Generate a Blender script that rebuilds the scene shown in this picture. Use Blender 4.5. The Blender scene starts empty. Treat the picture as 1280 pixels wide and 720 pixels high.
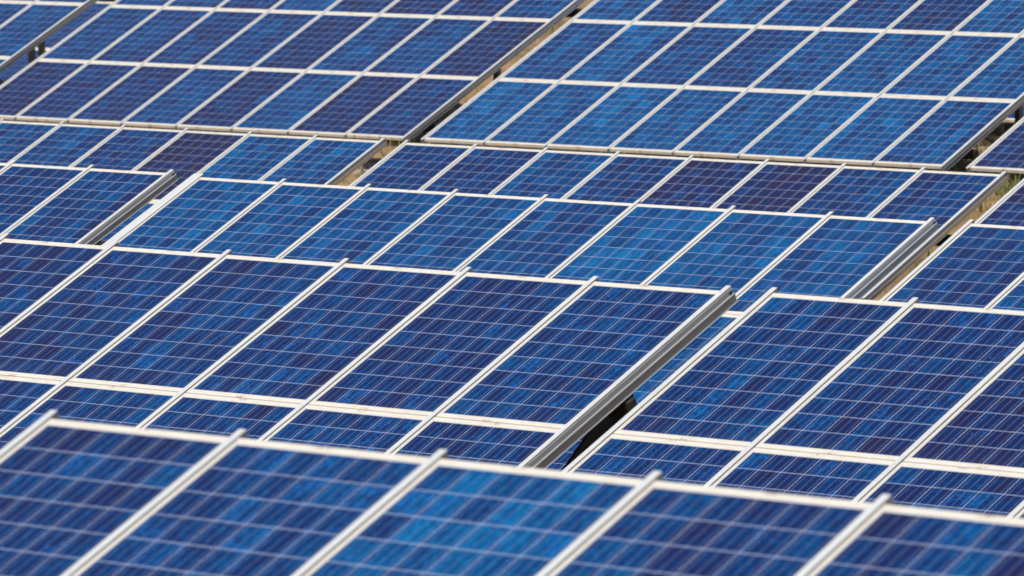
import bpy, bmesh, math, random
from mathutils import Vector, Matrix
random.seed(7)
R = math.radians
S = bpy.context.scene
COL = S.collection

# ------------------------------------------------------------------ layout
ZC = 6.0                       # camera height above the lowest ground
TAU = R(27.167)                # tilt of every array
W, H = 1.0, 1.485              # pitch of the panels along and up the slope
CT, ST = math.cos(TAU), math.sin(TAU)
UP = Vector((0, CT, ST)); NRM = Vector((0, -ST, CT))


def ground_z(x, y):
    pts = [(-400, -2.2), (-20, -3.4), (0, -4.25), (11, -4.85), (21, -5.25), (31.4, -5.7), (41.3, -6.05),
           (45.2, -5.6), (49.3, -4.30), (52, -4.17), (56, -4.35), (66, -4.3), (120, -3.9), (500, -3)]
    z = pts[-1][1]
    for (a, za), (b, zb) in zip(pts, pts[1:]):
        if y <= b:
            t = max(0.0, (y - a) / (b - a)); z = za + (zb - za) * t
            break
    # low mound behind the gap of the far row
    bx = math.exp(-((x + 57.5) / 3.0) ** 2) * math.exp(-((y - 61) / 4.0) ** 2) * 1.4
    w = 0.04 * math.sin(x * 1.7 + y * 0.6) + 0.03 * math.sin(x * 0.63 - y * 1.9)
    return z + bx + w + ZC


# ------------------------------------------------------------------ node helpers
def new_mat(name):
    m = bpy.data.materials.new(name); m.use_nodes = True
    nt = m.node_tree
    b = nt.nodes['Principled BSDF']
    return m, nt, b


class N:
    def __init__(self, nt): self.nt = nt
    def n(self, typ, **kw):
        o = self.nt.nodes.new(typ)
        for k, v in kw.items(): setattr(o, k, v)
        return o
    def link(self, a, b): self.nt.links.new(a, b)
    def put(self, sock, v):
        if isinstance(v, (int, float)): sock.default_value = v
        elif isinstance(v, (tuple, list)): sock.default_value = v
        else: self.link(v, sock)
    def m(self, op, a, b=0.0, c=None, clamp=False):
        o = self.n('ShaderNodeMath', operation=op, use_clamp=clamp)
        self.put(o.inputs[0], a); self.put(o.inputs[1], b)
        if c is not None: self.put(o.inputs[2], c)
        return o.outputs[0]
    def mix(self, f, a, b, blend='MIX'):
        o = self.n('ShaderNodeMix', data_type='RGBA', blend_type=blend)
        self.put(o.inputs[0], f); self.put(o.inputs[6], a); self.put(o.inputs[7], b)
        return o.outputs[2]
    def ramp(self, f, stops):
        o = self.n('ShaderNodeValToRGB')
        el = o.color_ramp.elements
        while len(el) < len(stops): el.new(0.5)
        for e, (p, c) in zip(el, stops):
            e.position = p; e.color = (c[0], c[1], c[2], 1)
        self.put(o.inputs[0], f)
        return o.outputs[0]
    def noise(self, vec, scale, detail=3.0, rough=0.5, dims='3D'):
        o = self.n('ShaderNodeTexNoise', noise_dimensions=dims)
        if vec is not None: self.link(vec, o.inputs['Vector'])
        o.inputs['Scale'].default_value = scale; o.inputs['Detail'].default_value = detail
        o.inputs['Roughness'].default_value = rough
        return o.outputs['Fac']
    def vec(self, x, y, z):
        o = self.n('ShaderNodeCombineXYZ')
        self.put(o.inputs[0], x); self.put(o.inputs[1], y); self.put(o.inputs[2], z)
        return o.outputs[0]


# inner (visible glass) rectangle of a panel, in its own coordinates
GX0, GX1, GY0, GY1 = 0.036, 0.964, 0.0425, 1.4425
NX, NY = 6, 9


def mat_cells():
    m, nt, b = new_mat('polycrystalline_cells'); g = N(nt)
    tc = g.n('ShaderNodeTexCoord'); sep = g.n('ShaderNodeSeparateXYZ'); g.link(tc.outputs['Object'], sep.inputs[0])
    oi = g.n('ShaderNodeObjectInfo'); rnd = oi.outputs['Random']
    at = g.n('ShaderNodeAttribute', attribute_type='OBJECT', attribute_name='tone'); tone = at.outputs['Fac']
    cw, ch = (GX1 - GX0) / NX, (GY1 - GY0) / NY
    cx = g.m('DIVIDE', g.m('SUBTRACT', sep.outputs[0], GX0), cw)
    cy = g.m('DIVIDE', g.m('SUBTRACT', sep.outputs[1], GY0), ch)
    fx = g.m('FRACT', cx); fy = g.m('FRACT', cy); ix = g.m('FLOOR', cx); iy = g.m('FLOOR', cy)
    dx = g.m('MULTIPLY', g.m('MINIMUM', fx, g.m('SUBTRACT', 1.0, fx)), cw)
    dy = g.m('MULTIPLY', g.m('MINIMUM', fy, g.m('SUBTRACT', 1.0, fy)), ch)
    gap = g.m('MAXIMUM', g.m('LESS_THAN', dx, GAPX), g.m('LESS_THAN', dy, GAPY))
    bb = g.m('ABSOLUTE', g.m('SUBTRACT', g.m('FRACT', g.m('MULTIPLY', fx, 3.0)), 0.5))
    bus = g.m('LESS_THAN', g.m('MULTIPLY', bb, cw / 3), BUS)
    seed = g.m('MULTIPLY', rnd, 91.7)
    wn = g.n('ShaderNodeTexWhiteNoise', noise_dimensions='3D'); g.link(g.vec(ix, iy, seed), wn.inputs['Vector'])
    wc = g.n('ShaderNodeTexWhiteNoise', noise_dimensions='2D'); g.link(g.vec(ix, seed, 0.0), wc.inputs['Vector'])
    wn2 = g.n('ShaderNodeTexWhiteNoise', noise_dimensions='3D')
    g.link(g.vec(iy, ix, g.m('ADD', seed, 33.0)), wn2.inputs['Vector'])
    # crystal grains: small angular patches, a little stretched along the cell
    gv = g.vec(g.m('ADD', sep.outputs[0], seed), g.m('MULTIPLY', sep.outputs[1], 0.55), seed)
    vo = g.n('ShaderNodeTexVoronoi', feature='F1'); g.link(gv, vo.inputs['Vector']); vo.inputs['Scale'].default_value = 75
    gs = g.n('ShaderNodeSeparateColor'); g.link(vo.outputs['Color'], gs.inputs[0])
    vo2 = g.n('ShaderNodeTexVoronoi', feature='F1'); g.link(gv, vo2.inputs['Vector']); vo2.inputs['Scale'].default_value = 210
    gs2 = g.n('ShaderNodeSeparateColor'); g.link(vo2.outputs['Color'], gs2.inputs[0])
    big = g.noise(gv, 5.0, 2.0)
    # broad streaks running down the panel from the wafer batches
    sv = g.vec(g.m('ADD', sep.outputs[0], seed), g.m('MULTIPLY', sep.outputs[1], 0.06), seed)
    st = g.noise(sv, 22.0, 2.0)
    bl = g.noise(g.vec(g.m('ADD', sep.outputs[0], seed), g.m('MULTIPLY', sep.outputs[1], 0.45), seed), 17.0, 3.0, 0.6)
    c = lambda v, k: g.m('MULTIPLY', g.m('SUBTRACT', v, 0.5), k)
    t = tone
    w = g.m('MULTIPLY', c(wn.outputs['Value'], 2.0), g.m('ABSOLUTE', c(wn.outputs['Value'], 2.0)))
    for v in (g.m('MULTIPLY', w, 0.13), c(bl, 0.34), c(wn2.outputs['Value'], 0.07), c(wc.outputs['Value'], 0.17), c(gs.outputs[0], 0.26), c(gs2.outputs[1], 0.14), c(big, 0.30), c(st, 0.36)):
        t = g.m('ADD', t, v)
    col = g.ramp(t, [(0.0, (0.0158, 0.0120, 0.045)), (0.20, (0.0090, 0.0125, 0.062)), (0.40, (0.0026, 0.0200, 0.098)),
                     (0.62, (0.0002, 0.045, 0.158)), (0.82, (0.0002, 0.082, 0.232)), (1.0, (0.0003, 0.130, 0.340))])
    # sparkling bright grains that turn up in some cells only
    sp = g.m('MULTIPLY', g.m('GREATER_THAN', gs2.outputs[2], 0.72), g.m('GREATER_THAN', wn2.outputs['Value'], 0.84))
    sp = g.m('MULTIPLY', sp, g.m('GREATER_THAN', g.noise(gv, 14.0, 1.0), 0.52))
    col = g.mix(g.m('MULTIPLY', sp, 0.6), col, (0.002, 0.13, 0.45, 1))
    col = g.mix(g.m('MULTIPLY', bus, BUSMIX), col, (0.22, 0.30, 0.47, 1))
    col = g.mix(gap, col, (0.42, 0.47, 0.62, 1))
    # thin uneven dust film on the glass
    dust = g.noise(tc.outputs['Object'], 3.5, 4.0, 0.6)
    edge = g.m('SUBTRACT', 1.0, g.m('DIVIDE', g.m('SUBTRACT', sep.outputs[1], GY0), 0.16), clamp=True)
    dm = g.m('ADD', g.m('MULTIPLY', dust, 0.012), g.m('MULTIPLY', g.m('MULTIPLY', edge, dust), 0.03))
    col = g.mix(dm, col, (0.42, 0.37, 0.31, 1))
    g.link(col, b.inputs['Base Color'])
    g.put(b.inputs['Roughness'], 0.45)
    b.inputs['Specular IOR Level'].default_value = 0.05
    b.inputs['Coat Weight'].default_value = 0.10
    b.inputs['Coat Roughness'].default_value = 0.06
    b.inputs['Coat IOR'].default_value = 1.30
    return m


GAPX, GAPY, BUS, BUSMIX = 0.0016, 0.0016, 0.0010, 0.75


def mat_simple(name, col, rough, metal=0.0, scale=8.0, amp=0.15, col2=None, stretch=(1, 1, 1), bump=0.0):
    m, nt, b = new_mat(name); g = N(nt)
    tc = g.n('ShaderNodeTexCoord'); mp = g.n('ShaderNodeMapping'); mp.inputs['Scale'].default_value = stretch
    g.link(tc.outputs['Object'], mp.inputs['Vector'])
    oi = g.n('ShaderNodeObjectInfo')
    off = g.n('ShaderNodeVectorMath', operation='ADD'); g.link(mp.outputs[0], off.inputs[0])
    g.link(g.vec(g.m('MULTIPLY', oi.outputs['Random'], 37.0), 0.0, 0.0), off.inputs[1])
    n = g.noise(off.outputs[0], scale, 5.0, 0.6)
    c2 = col2 or tuple(c * (1 - amp) for c in col)
    f = g.ramp(n, [(0.35, (0, 0, 0)), (0.68, (1, 1, 1))])
    c = g.mix(f, (*c2, 1), (*col, 1))
    g.link(c, b.inputs['Base Color'])
    b.inputs['Metallic'].default_value = metal
    g.link(g.m('ADD', rough - 0.06, g.m('MULTIPLY', n, 0.12)), b.inputs['Roughness'])
    if bump:
        bp = g.n('ShaderNodeBump'); bp.inputs['Strength'].default_value = bump; bp.inputs['Distance'].default_value = 0.01
        g.link(n, bp.inputs['Height']); g.link(bp.outputs[0], b.inputs['Normal'])
    return m


def mat_frame():
    m, nt, b = new_mat('weathered_frame_aluminium'); g = N(nt)
    tc = g.n('ShaderNodeTexCoord'); oi = g.n('ShaderNodeObjectInfo')
    sep = g.n('ShaderNodeSeparateXYZ'); g.link(tc.outputs['Object'], sep.inputs[0])
    seed = g.m('MULTIPLY', oi.outputs['Random'], 53.0)
    v = g.vec(g.m('ADD', sep.outputs[0], seed), sep.outputs[1], sep.outputs[2])
    n1 = g.noise(v, 9.0, 5.0, 0.65)
    # drawn lines of the extrusion along each bar
    lx = g.noise(g.vec(g.m('ADD', g.m('MULTIPLY', sep.outputs[0], 2.0), seed), g.m('MULTIPLY', sep.outputs[1], 240.0), 0.0), 1.0, 2.0)
    col = g.mix(g.ramp(n1, [(0.3, (0, 0, 0)), (0.7, (1, 1, 1))]), (0.67, 0.615, 0.52, 1), (0.76, 0.72, 0.645, 1))
    col = g.mix(g.m('MULTIPLY', g.m('LESS_THAN', lx, 0.42), 0.35), col, (0.56, 0.49, 0.39, 1))
    # rusty brown run-off marks at the drain notches
    sx = g.m('ABSOLUTE', g.m('SUBTRACT', sep.outputs[0], g.m('ADD', 0.38, g.m('MULTIPLY', oi.outputs['Random'], 0.16))))
    st = g.m('MULTIPLY', g.m('SUBTRACT', 1.0, g.m('DIVIDE', sx, 0.05), clamp=True), g.m('GREATER_THAN', g.noise(v, 60.0, 2.0), 0.47))
    ey = g.m('MAXIMUM', g.m('LESS_THAN', sep.outputs[1], 0.022), g.m('GREATER_THAN', sep.outputs[1], 1.465))
    col = g.mix(g.m('MULTIPLY', g.m('MULTIPLY', st, ey), 0.75), col, (0.36, 0.22, 0.10, 1))
    g.link(col, b.inputs['Base Color'])
    b.inputs['Metallic'].default_value = 0.15
    b.inputs['Roughness'].default_value = 0.48
    return m


M = {}
M['cells'] = mat_cells()
M['frame'] = mat_frame()
M['back'] = mat_simple('white_backsheet', (0.62, 0.62, 0.60), 0.6, 0, 3, 0.1)
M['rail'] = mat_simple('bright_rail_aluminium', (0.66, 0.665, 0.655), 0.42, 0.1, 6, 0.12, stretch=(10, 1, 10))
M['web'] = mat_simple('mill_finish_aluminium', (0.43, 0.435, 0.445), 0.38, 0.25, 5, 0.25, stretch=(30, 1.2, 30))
M['webshade'] = mat_simple('shaded_mill_aluminium', (0.22, 0.23, 0.25), 0.45, 0.25, 5, 0.3, stretch=(30, 1.2, 30))  # darker copy of the mill finish, shade painted into the far rails
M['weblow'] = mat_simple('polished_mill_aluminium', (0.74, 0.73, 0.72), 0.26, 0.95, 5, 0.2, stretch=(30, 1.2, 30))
M['hollow_shade'] = mat_simple('rail_hollow_shade', (0.03, 0.03, 0.03), 0.8, 0, 5, 0.2)
M['steel'] = mat_simple('galvanised_steel', (0.24, 0.24, 0.24), 0.5, 0.6, 9, 0.3)
M['beam'] = mat_simple('dark_beam_steel', (0.05, 0.046, 0.042), 0.6, 0.3, 9, 0.3)  # near-black brown steel colour on every cross beam
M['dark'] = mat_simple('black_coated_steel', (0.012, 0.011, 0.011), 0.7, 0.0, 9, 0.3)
M['concrete'] = mat_simple('rough_concrete', (0.46, 0.41, 0.34), 0.9, 0, 7, 0.3, bump=0.5)


def mat_ground():
    m, nt, b = new_mat('dry_grassland'); g = N(nt)
    tc = g.n('ShaderNodeTexCoord')
    n1 = g.noise(tc.outputs['Object'], 0.55, 6.0, 0.6); n2 = g.noise(tc.outputs['Object'], 4.5, 6.0, 0.7)
    n3 = g.noise(tc.outputs['Object'], 38.0, 4.0, 0.7)
    a = g.mix(g.ramp(n2, [(0.35, (0, 0, 0)), (0.65, (1, 1, 1))]), (0.32, 0.185, 0.085, 1), (0.54, 0.36, 0.18, 1))
    a = g.mix(g.ramp(n1, [(0.52, (0, 0, 0)), (0.66, (1, 1, 1))]), a, (0.26, 0.17, 0.07, 1))
    a = g.mix(g.m('MULTIPLY', g.ramp(n3, [(0.4, (0, 0, 0)), (0.7, (1, 1, 1))]), 0.5), a, (0.10, 0.065, 0.035, 1))
    g.link(a, b.inputs['Base Color']); b.inputs['Roughness'].default_value = 0.95
    b.inputs['Specular IOR Level'].default_value = 0.1
    bp = g.n('ShaderNodeBump'); bp.inputs['Strength'].default_value = 0.7; bp.inputs['Distance'].default_value = 0.05
    g.link(g.m('ADD', n2, n3), bp.inputs['Height']); g.link(bp.outputs[0], b.inputs['Normal'])
    return m


M['ground'] = mat_ground()


# ------------------------------------------------------------------ mesh helpers
def box(bm, x0, x1, y0, y1, z0, z1, mi=0):
    v = [bm.verts.new(p) for p in ((x0, y0, z0), (x1, y0, z0), (x1, y1, z0), (x0, y1, z0), (x0, y0, z1), (x1, y0, z1), (x1, y1, z1), (x0, y1, z1))]
    fs = []
    for idx in ((3, 2, 1, 0), (4, 5, 6, 7), (0, 1, 5, 4), (1, 2, 6, 5), (2, 3, 7, 6), (3, 0, 4, 7)):
        f = bm.faces.new([v[i] for i in idx]); f.material_index = mi; fs.append(f)
    return v, fs


def prism_y(bm, prof, y0, y1, mi_fn=None, cap=True):
    """profile points (x, z), counter-clockwise seen from -y, swept along y"""
    a = [bm.verts.new((x, y0, z)) for x, z in prof]; b = [bm.verts.new((x, y1, z)) for x, z in prof]
    n = len(prof)
    for i in range(n):
        k = (i + 1) % n
        f = bm.faces.new((a[i], a[k], b[k], b[i]))
        if mi_fn: f.material_index = mi_fn(prof[i], prof[k])
    if cap:
        f1 = bm.faces.new(list(reversed(a))); f2 = bm.faces.new(b)
        if mi_fn: f1.material_index = f2.material_index = 1
    return a, b


def bar(bm, p, q, w, d, up=Vector((0, 0, 1))):
    p, q = Vector(p), Vector(q); ax = (q - p).normalized()
    s = ax.cross(up)
    if s.length < 1e-4: s = ax.cross(Vector((1, 0, 0)))
    s.normalize(); t = s.cross(ax).normalized()
    v = []
    for c in (p, q):
        for a, b in ((-1, -1), (1, -1), (1, 1), (-1, 1)):
            v.append(bm.verts.new(c + s * (a * w / 2) + t * (b * d / 2)))
    for idx in ((3, 2, 1, 0), (4, 5, 6, 7), (0, 1, 5, 4), (1, 2, 6, 5), (2, 3, 7, 6), (3, 0, 4, 7)):
        bm.faces.new([v[i] for i in idx])


def mesh(name, bm, mats):
    bmesh.ops.recalc_face_normals(bm, faces=bm.faces)
    me = bpy.data.meshes.new(name); bm.to_mesh(me); bm.free()
    for m in mats: me.materials.append(m)
    return me


def add(name, me, parent=None, loc=(0, 0, 0), rot=(0, 0, 0)):
    o = bpy.data.objects.new(name, me); COL.objects.link(o)
    o.location = loc; o.rotation_euler = rot
    if parent: o.parent = parent
    return o


# --- one panel: laminate + frame (shared meshes)
bm = bmesh.new(); v, fs = box(bm, GX0 - 0.004, GX1 + 0.004, GY0 - 0.004, GY1 + 0.004, -0.010, -0.003)
fs[0].material_index = 1
ME_LAM = mesh('solar_panel', bm, [M['cells'], M['back']])

bm = bmesh.new()
OX0, OX1, OY0, OY1 = 0.0125, 0.9875, 0.004, 1.481


def ring_strip(bm, rings):
    """rings: list of (inset x0,x1,y0,y1,z) rectangles joined one to the next"""
    vs = [[bm.verts.new(p) for p in ((a, c, z), (b, c, z), (b, d, z), (a, d, z))] for a, b, c, d, z in rings]
    for r, s in zip(vs, vs[1:]):
        for i in range(4):
            k = (i + 1) % 4
            bm.faces.new((r[i], r[k], s[k], s[i]))
    r, s = vs[-1], vs[0]
    for i in range(4):
        k = (i + 1) % 4
        bm.faces.new((r[i], r[k], s[k], s[i]))


def rect(ix, iy, z): return (OX0 + ix, OX1 - ix, OY0 + iy, OY1 - iy, z)
# outer wall, outer bead, shallow groove, inner lip, inner wall, underside
ring_strip(bm, [rect(0, 0, -0.040), rect(0, 0, -0.0015), rect(0.0015, 0.0015, 0.0), rect(0.011, 0.013, 0.0),
                rect(0.012, 0.0145, -0.0018), rect(0.014, 0.017, -0.0018), rect(0.015, 0.0185, 0.0),
                rect(0.0225, 0.037, 0.0), rect(0.0240, 0.0385, -0.0025), rect(0.0240, 0.0385, -0.012), rect(0.020, 0.022, -0.040)])
ME_FRAME = mesh('panel_frame', bm, [M['frame']])

# --- rails
LEN3 = 3 * H


def rail_mesh(kind, depth=1.0, shaded=False):
    bm = bmesh.new()
    near = depth > 0.8
    top, bot, cl, cr = 0.0068, 0.0030, -0.028, 0.0085
    ledge = {(0.025, -0.109), (0.025, -0.1055), (0.0235, -0.0485), (0.0235, -0.0455)}  # ledges take the bright rail metal, a highlight line put into the colour
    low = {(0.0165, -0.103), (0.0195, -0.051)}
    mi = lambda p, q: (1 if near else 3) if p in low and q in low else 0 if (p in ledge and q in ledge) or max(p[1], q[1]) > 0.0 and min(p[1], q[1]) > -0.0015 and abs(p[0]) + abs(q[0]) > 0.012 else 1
    if kind == 'mid':
        prof = [(cl, bot), (-0.005, bot), (-0.005, -0.041), (-0.014, -0.045), (-0.014, -0.100), (-0.026, -0.104), (-0.026, -0.109),
                (0.026, -0.109), (0.026, -0.104), (0.014, -0.100), (0.014, -0.045), (0.005, -0.041), (0.005, bot), (cr, bot), (cr, top - 0.001), (cr - 0.001, top), (cl + 0.001, top), (cl, top - 0.001)]
    elif kind == 'right':
        prof = [(cl, bot), (-0.005, bot), (-0.005, -0.041), (-0.014, -0.045), (-0.014, -0.100), (-0.026, -0.104), (-0.026, -0.109),
                (0.025, -0.109), (0.025, -0.1055), (0.0165, -0.103), (0.0195, -0.051), (0.0235, -0.0485), (0.0235, -0.0455), (0.0135, -0.042), (0.0120, -0.008), (cr, -0.003), (cr, top - 0.001), (cr - 0.001, top), (cl + 0.001, top), (cl, top - 0.001)]
    else:
        prof = [(cl, -0.006), (-0.020, -0.012), (-0.020, -0.040), (-0.029, -0.043), (-0.029, -0.047), (-0.022, -0.052), (-0.022, -0.100), (-0.034, -0.104), (-0.034, -0.109),
                (0.026, -0.109), (0.026, -0.104), (0.014, -0.100), (0.014, -0.045), (0.005, -0.041), (0.005, bot), (cr, bot), (cr, top - 0.001), (cr - 0.001, top), (cl + 0.001, top), (cl, top - 0.001)]
    idx = {(round(x, 5), round(z * depth if z < -0.004 else z, 5)): mi_src for (x, z), mi_src in zip(prof, prof)}
    prof = [(round(x, 5), round(z * depth if z < -0.004 else z, 5)) for x, z in prof]
    mi0 = mi; mi = lambda p, q: mi0(idx[p], idx[q])
    prism_y(bm, prof, -LEN3 - 0.02, 0.042, mi)
    if kind == 'right':
        box(bm, 0.004, 0.0175, 0.004, 0.030, -0.035 * depth, -0.0205 * depth, 2)  # dark block, painted shade of the hole near the rail tip
    # dark blocks painted as the shade inside the hollows of the cut end
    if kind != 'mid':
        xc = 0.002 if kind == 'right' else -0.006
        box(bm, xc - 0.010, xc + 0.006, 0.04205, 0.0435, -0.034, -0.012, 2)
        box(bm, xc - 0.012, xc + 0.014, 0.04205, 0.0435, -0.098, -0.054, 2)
    me = mesh('mounting_rail', bm, [M['rail'], M['webshade'] if shaded else M['web'], M['hollow_shade'], M['weblow']])
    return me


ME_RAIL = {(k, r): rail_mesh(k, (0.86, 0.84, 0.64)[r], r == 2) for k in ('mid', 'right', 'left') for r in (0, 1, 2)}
bm = bmesh.new(); box(bm, -0.11, -0.0325, -LEN3 - 0.02, 0.05, -0.012, 0.003)
ME_TRIM = mesh('edge_trim', bm, [M['rail']])


# ------------------------------------------------------------------ arrays
ROT = (TAU, 0, 0)
GROUP = 'solar arrays standing in rows across the field'


def solar_array(O, c0, c1, rows, label, tones, base_tone, rails=None, trim=False, jitter=0.07):
    """O: top corner of column 0 (camera at the origin, z up); columns c0..c1-1, panel rows as listed (0 = the highest shown)"""
    O = Vector(O) + Vector((0, 0, ZC))
    xm = O.x + (c0 + c1) / 2
    ybot = O.y - (rows[-1] + 1) * H * CT
    ymid = (O.y - rows[0] * H * CT + ybot) / 2
    root = bpy.data.objects.new('solar_array', None); COL.objects.link(root)
    root.empty_display_size = 0.5
    gz = ground_z(xm, ymid)
    root.location = (xm, ymid, gz)
    root['label'] = label; root['category'] = 'solar array'; root['group'] = GROUP
    base = O - Vector(root.location)                     # O in the array's own coordinates
    for j in rows:
        for i in range(c0, c1):
            p = base + Vector((i * W, 0, 0)) - UP * ((j + 1) * H)
            o = add('solar_panel', ME_LAM, root, p, ROT)
            o['tone'] = float(tones.get((i, j), base_tone + random.gauss(0, jitter)))
            add('panel_frame', ME_FRAME, o)
    j0 = rows[0]
    for i in range(c0, c1 + 1):
        k = 'left' if i == c0 else 'right' if i == c1 else 'mid'
        p = base + Vector((i * W, 0, 0)) - UP * (j0 * H)
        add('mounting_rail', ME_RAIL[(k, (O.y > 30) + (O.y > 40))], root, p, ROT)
    if trim:
        add('edge_trim', ME_TRIM, root, base + Vector((c0 * W, 0, 0)) - UP * (j0 * H), ROT)
    # two purlins along the row, carried by posts with concrete feet
    for s, nm in ((1.0 + j0 * H, 'rear'), (LEN3 - 0.55 + j0 * H, 'front')):
        bm = bmesh.new()
        c = base - UP * s - NRM * 0.160
        p0 = c + Vector((c0 * W - 0.05, 0, 0)); p1 = c + Vector((c1 * W + 0.05, 0, 0))
        bar(bm, p0, p1, 0.06, 0.10, NRM)
        add('cross_beam', mesh('cross_beam', bm, [M['beam']]), root)
        n = max(2, round((c1 - c0) / 2.7) + 1)
        for q in range(n):
            x = c.x + c0 * W + 1.4 + (c1 - c0 - 2.8) * W * q / (n - 1)
            top = Vector((x, c.y, c.z - 0.05))
            g = ground_z(x + root.location.x, c.y + root.location.y) - root.location.z
            bm = bmesh.new(); bar(bm, (x, c.y, g - 0.1), top, 0.07, 0.07, Vector((0, 1, 0)))
            if nm == 'rear':
                cf = base - UP * (LEN3 - 0.55 + j0 * H) - NRM * 0.21
                bar(bm, (x, c.y, g + 0.25), (x, (c.y + cf.y) / 2 - 0.3, top.z + ((cf.y - c.y) / 2 - 0.3) * ST / CT - 0.0), 0.045, 0.045, Vector((1, 0, 0)))
            po = add('support_post', mesh('support_post', bm, [M['steel']]), root)
            bm = bmesh.new(); box(bm, x - 0.22, x + 0.22, c.y - 0.22, c.y + 0.22, g - 0.2, g + 0.16)
            bmesh.ops.bevel(bm, geom=bm.edges[:], offset=0.02, segments=1)
            add('concrete_foot', mesh('concrete_foot', bm, [M['concrete']]), po)
    return root


R3 = [0, 1, 2]
P_, D_, N_, B_, L_ = 0.14, 0.26, 0.38, 0.52, 0.66       # purple, dusky, navy, blue, light blue
LAB = {
 'A': 'nearest solar array, blurred, filling the bottom edge below the sharp navy ones',
 'B': 'sharp navy solar array left of the gap with the black steel bracket',
 'Br': 'sharp navy solar array right of the gap with the black steel bracket',
 'C': 'bright blue solar array, eight columns wide, across the middle',
 'Cl': 'solar array cut by the left edge, its grey end rail standing before a purple panel',
 'Cr': 'small corner of a solar array at the right edge, beside the tan-tinted rail',
 'D': 'low solar array behind the bright blue middle one, with two purple panels',
 'Dl': 'low solar array with one deep purple panel, left of the gap showing straw-coloured ground',
 'Dr': 'sliver of a dusky navy solar array at the right edge, beside the black-shadowed grassy gap',
 'E': 'far large solar array at the upper left with navy and purple panels, three rows showing',
 'Er': 'far large solar array at the upper right with even bright blue panels, three rows showing',
 'Ef': 'far solar array cut by the top left corner, left of the dark diagonal gap',
 'Eq': 'purplish far solar array cut by the right edge, over a patch of grass',
 'Fr': 'rearmost solar array glimpsed as a blue sliver through the dark gap at the top right',
 'F': 'rearmost solar array glimpsed only as blue through the narrow gap at the top left',
}
solar_array((-16.328, 14.975, -2.26), 0, 8, R3, LAB['A'], {(0, 0): 0.44, (1, 0): 0.50, (2, 0): 0.66, (3, 0): 0.44, (4, 0): 0.40, (-1, 0): 0.42}, 0.42)
ARR_B = solar_array((-27.887, 25.2, -2.698), -2, 6, R3, LAB['B'], {(0, 0): 0.36, (1, 0): 0.39, (2, 0): 0.42, (3, 0): 0.44, (4, 0): 0.39, (5, 0): 0.41, (2, 1): 0.44, (3, 1): 0.48, (4, 1): 0.44, (5, 1): 0.40}, 0.40)
solar_array((-21.338, 24.956, -2.663), 0, 8, R3, LAB['Br'], {(0, 0): 0.44, (1, 0): 0.39, (2, 0): 0.33, (0, 1): 0.46}, 0.40)
solar_array((-36.681, 35.398, -3.145), 0, 8, R3, LAB['C'], {(0, 0): 0.62, (1, 0): 0.66, (2, 0): 0.56, (3, 0): 0.58, (4, 0): 0.52, (5, 0): 0.66, (6, 0): 0.66, (7, 0): 0.60, (6, 1): 0.48}, 0.46, trim=True)
solar_array((-38.05, 35.398, -3.125), -4, 1, R3, LAB['Cl'], {(-1, 0): 0.44, (0, 0): 0.47, (-2, 0): 0.40}, 0.44)
solar_array((-28.525, 35.684, -3.167), 0, 8, R3, LAB['Cr'], {(0, 0): 0.44, (1, 0): 0.62}, 0.44)
solar_array((-43.761, 45.246, -3.525), 0, 8, R3, LAB['D'], {(0, 0): 0.42, (1, 0): 0.36, (2, 0): 0.52, (3, 0): 0.45, (4, 0): 0.18, (5, 0): 0.20, (6, 0): 0.46, (7, 0): 0.42}, 0.42)
solar_array((-49.282, 45.419, -3.533), -3, 5, R3, LAB['Dl'], {(-1, 0): 0.52, (0, 0): 0.52, (1, 0): 0.38, (2, 0): 0.16, (3, 0): 0.58, (4, 0): 0.56}, 0.45)
E_T = {(1, 1): D_, (2, 1): 0.30, (3, 1): 0.34, (4, 1): 0.50, (5, 1): 0.34, (6, 1): 0.54, (7, 1): 0.26, (8, 1): 0.34,
       (1, 0): 0.48, (2, 0): 0.50, (3, 0): 0.40, (4, 0): 0.50, (5, 0): 0.32, (6, 0): 0.48, (7, 0): 0.52, (8, 0): 0.24, (7, -1): 0.26, (8, -1): 0.50, (6, -1): 0.3}
solar_array((-59.436, 54.753, -2.65), 1, 9, [-1, 0, 1], LAB['E'], E_T, 0.42)
solar_array((-49.785, 54.413, -2.627), 0, 8, [-1, 0, 1], LAB['Er'], {(0, 1): 0.63, (1, 1): 0.62, (2, 1): 0.67, (3, 1): 0.63, (4, 1): 0.61, (5, 1): 0.65, (6, 1): 0.63, (7, 1): 0.57,
            (0, 0): 0.55, (1, 0): 0.61, (2, 0): 0.51, (3, 0): 0.47, (4, 0): 0.59, (5, 0): 0.62, (6, 0): 0.55, (7, 0): 0.55}, 0.50)
solar_array((-58.95, 54.75, -2.64), -3, 0, [-1, 0, 1], LAB['Ef'], {(-1, 0): 0.50, (-2, 0): 0.48}, 0.48)
solar_array((-41.41, 54.413, -2.627), 0, 5, [-1, 0, 1], LAB['Eq'], {(0, 1): 0.27, (1, 1): 0.3}, 0.3)
solar_array((-77.45, 64.0, -2.3), 0, 12, R3, LAB['F'], {}, 0.50)
solar_array((-52.5, 63.6, -1.92), 0, 8, R3, LAB['Fr'], {}, 0.45)
solar_array((-35.4, 45.2, -3.52), 0, 5, R3, LAB['Dr'], {(0, 0): 0.32}, 0.36)

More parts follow.
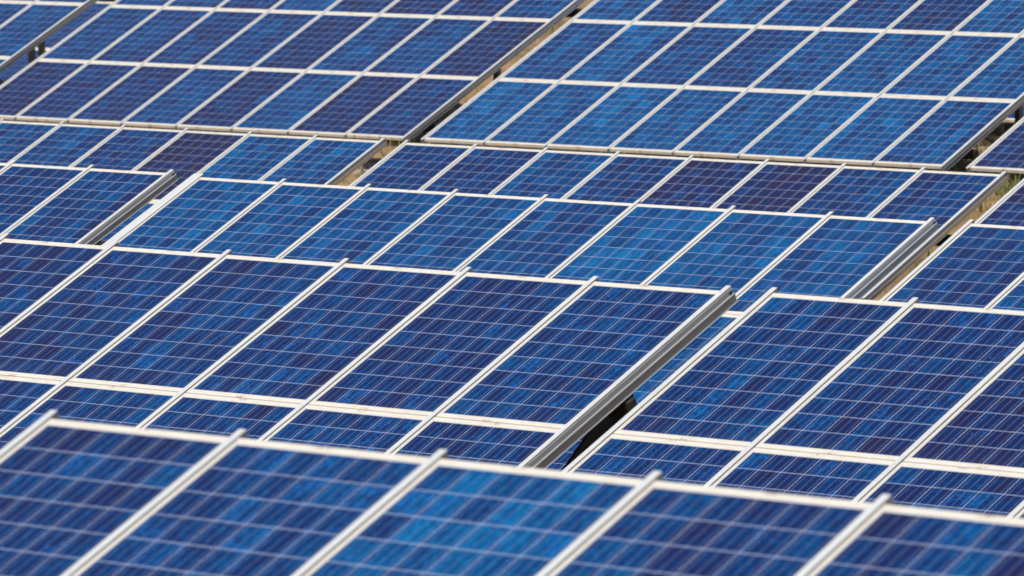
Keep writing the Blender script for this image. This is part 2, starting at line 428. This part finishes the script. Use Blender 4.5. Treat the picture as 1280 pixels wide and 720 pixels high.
# black steel bracket plate under the right end of the sharp left-hand array
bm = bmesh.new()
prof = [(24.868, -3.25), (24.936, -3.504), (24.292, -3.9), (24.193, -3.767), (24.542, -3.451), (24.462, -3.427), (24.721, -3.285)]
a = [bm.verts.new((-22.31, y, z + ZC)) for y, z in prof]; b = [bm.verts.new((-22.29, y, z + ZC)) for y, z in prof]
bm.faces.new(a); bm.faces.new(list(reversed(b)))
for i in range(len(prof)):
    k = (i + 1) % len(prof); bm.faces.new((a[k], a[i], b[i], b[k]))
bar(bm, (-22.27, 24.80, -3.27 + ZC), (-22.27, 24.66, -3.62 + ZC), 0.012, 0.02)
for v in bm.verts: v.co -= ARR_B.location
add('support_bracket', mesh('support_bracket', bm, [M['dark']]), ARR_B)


# black cable boxes on concrete slabs, standing in the gaps between the arrays
def cable_box(x, y, rz, label):
    z = ground_z(x, y)
    t = bpy.data.objects.new('cable_box', None); COL.objects.link(t)
    t.location = (x, y, z); t.rotation_euler = (0, 0, rz); t['label'] = label; t['category'] = 'cable box'; t['group'] = 'cable boxes between the arrays'
    bm = bmesh.new(); box(bm, -0.26, 0.26, -0.17, 0.17, -0.1, 0.05); bmesh.ops.bevel(bm, geom=bm.edges[:], offset=0.015, segments=1)
    add('slab', mesh('slab', bm, [M['concrete']]), t)
    bm = bmesh.new(); box(bm, -0.17, 0.17, -0.03, 0.12, 0.05, 0.16); bmesh.ops.bevel(bm, geom=bm.edges[:], offset=0.012, segments=2)
    add('housing', mesh('housing', bm, [M['dark']]), t)
    bm = bmesh.new(); box(bm, -0.185, 0.185, -0.045, 0.135, 0.16, 0.175)
    add('lid', mesh('lid', bm, [M['dark']]), t)


cable_box(-48.9, 49.95, R(10), 'small black cable box on a concrete slab, in the straw-coloured gap left of centre')
cable_box(-41.9, 52.6, R(5), 'small black cable box on a concrete slab, in the grassy gap at the right')


# ------------------------------------------------------------------ ground
def axis(lo, hi, dense_lo, dense_hi, step):
    v = []; x = dense_lo
    while x <= dense_hi: v.append(x); x += step
    k = step; x = dense_lo
    while x > lo: k *= 1.35; x -= k; v.insert(0, x)
    k = step; x = dense_hi
    while x < hi: k *= 1.35; x += k; v.append(x)
    return v
xs = axis(-600, 500, -80, 5, 0.6); ys = axis(-400, 700, 4, 72, 0.6)
bm = bmesh.new()
grid = [[bm.verts.new((x, y, ground_z(x, y))) for x in xs] for y in ys]
for a, b in zip(grid, grid[1:]):
    for i in range(len(xs) - 1):
        f = bm.faces.new((a[i], a[i + 1], b[i + 1], b[i])); f.smooth = True
gr = add('ground', mesh('ground', bm, [M['ground']]))
gr['kind'] = 'structure'

# dry and green grass growing on the strips between the rows
def mat_grass():
    m, nt, b = new_mat('grass_blades'); g = N(nt)
    gm = g.n('ShaderNodeNewGeometry')
    n = g.noise(gm.outputs['Position'], 1.1, 2.0)
    isl = gm.outputs['Random Per Island']
    t = g.m('ADD', g.m('MULTIPLY', n, 1.3), g.m('MULTIPLY', isl, 0.35))
    c = g.ramp(t, [(0.30, (0.50, 0.35, 0.17)), (0.72, (0.42, 0.29, 0.12)), (0.92, (0.12, 0.13, 0.035)), (1.0, (0.05, 0.09, 0.02))])
    g.link(c, b.inputs['Base Color']); b.inputs['Roughness'].default_value = 0.8
    return m
bm = bmesh.new()
rg = random.Random(3)
for k in range(26000):
    if k % 2:
        y = rg.uniform(45.5, 54.0); x = -rg.uniform(30, 58)
    else:
        y = rg.uniform(54.0, 68); x = -rg.uniform(44, 62)
    z = ground_z(x, y)
    h = rg.uniform(0.05, 0.17) * (1.6 if rg.random() < 0.06 else 1); a = rg.uniform(0, 6.283); w = rg.uniform(0.006, 0.014)
    d = Vector((math.cos(a), math.sin(a), 0)); l = Vector((math.cos(a + 1.3), math.sin(a + 1.3), 0)) * h * rg.uniform(0.1, 0.7)
    p = Vector((x, y, z - 0.01))
    v = [bm.verts.new(q) for q in (p - d * w, p + d * w, p + d * w * 0.6 + l * 0.5 + Vector((0, 0, h * 0.6)), p + l + Vector((0, 0, h)), p - d * w * 0.6 + l * 0.5 + Vector((0, 0, h * 0.6)))]
    bm.faces.new(v)
me = mesh('grass', bm, [mat_grass()])
gs = add('grass', me); gs['kind'] = 'stuff'
bm = bmesh.new()
for k in range(2200):
    y = rg.gauss(52.2, 1.2); x = rg.gauss(-41.0, 0.6)
    z = ground_z(x, y)
    h = rg.uniform(0.06, 0.2); a = rg.uniform(0, 6.283); w = rg.uniform(0.006, 0.014)
    d = Vector((math.cos(a), math.sin(a), 0)); l = Vector((math.cos(a + 1.3), math.sin(a + 1.3), 0)) * h * rg.uniform(0.1, 0.7)
    p = Vector((x, y, z - 0.01))
    bm.faces.new([bm.verts.new(q) for q in (p - d * w, p + d * w, p + d * w * 0.6 + l * 0.5 + Vector((0, 0, h * 0.6)), p + l + Vector((0, 0, h)), p - d * w * 0.6 + l * 0.5 + Vector((0, 0, h * 0.6)))])
gg = add('green_grass', mesh('green_grass', bm, [mat_simple('fresh_grass', (0.10, 0.16, 0.03), 0.8, 0, 2.0, 0.4, (0.17, 0.17, 0.05))])); gg['kind'] = 'stuff'

# ------------------------------------------------------------------ light
SUN = Vector((0.11, -0.70, 0.0)).normalized()
EL = R(47)
sd = Vector((SUN.x * math.cos(EL), SUN.y * math.cos(EL), math.sin(EL)))
L = bpy.data.lights.new('sun', 'SUN'); L.energy = 4.7; L.angle = R(0.53); L.color = (1.0, 0.955, 0.89)
lo = bpy.data.objects.new('sun', L); COL.objects.link(lo)
lo.rotation_euler = (-sd).to_track_quat('-Z', 'Y').to_euler()
w = bpy.data.worlds.new('World'); S.world = w; w.use_nodes = True
nt = w.node_tree; bg = nt.nodes['Background']
sky = nt.nodes.new('ShaderNodeTexSky'); sky.sky_type = 'NISHITA'; sky.sun_disc = False
sky.sun_elevation = EL; sky.sun_rotation = math.atan2(SUN.x, SUN.y)
sky.altitude = 300; sky.air_density = 1.0; sky.dust_density = 0.6
nt.links.new(sky.outputs[0], bg.inputs[0]); bg.inputs[1].default_value = 0.085

# ------------------------------------------------------------------ camera
cd = bpy.data.cameras.new('camera'); cam = bpy.data.objects.new('camera', cd); COL.objects.link(cam)
cam.location = (0, 0, ZC)
yaw, pitch = R(43.0275866), R(4.59999285)
fw = Vector((-math.sin(yaw) * math.cos(pitch), math.cos(yaw) * math.cos(pitch), -math.sin(pitch)))
cam.rotation_euler = fw.to_track_quat('-Z', 'Y').to_euler()
cd.sensor_width = 36; cd.lens = 7477.185 / 1280 * 36
cd.clip_start = 0.5; cd.clip_end = 3000
cd.dof.use_dof = True; cd.dof.focus_distance = 41.5; cd.dof.aperture_fstop = 6.2; cd.dof.aperture_blades = 9
S.camera = cam
S.view_settings.view_transform = 'Standard'; S.view_settings.look = 'None'
S.view_settings.exposure = 0; S.view_settings.gamma = 1; S.view_settings.use_curve_mapping = False
S.cycles.use_denoising = True
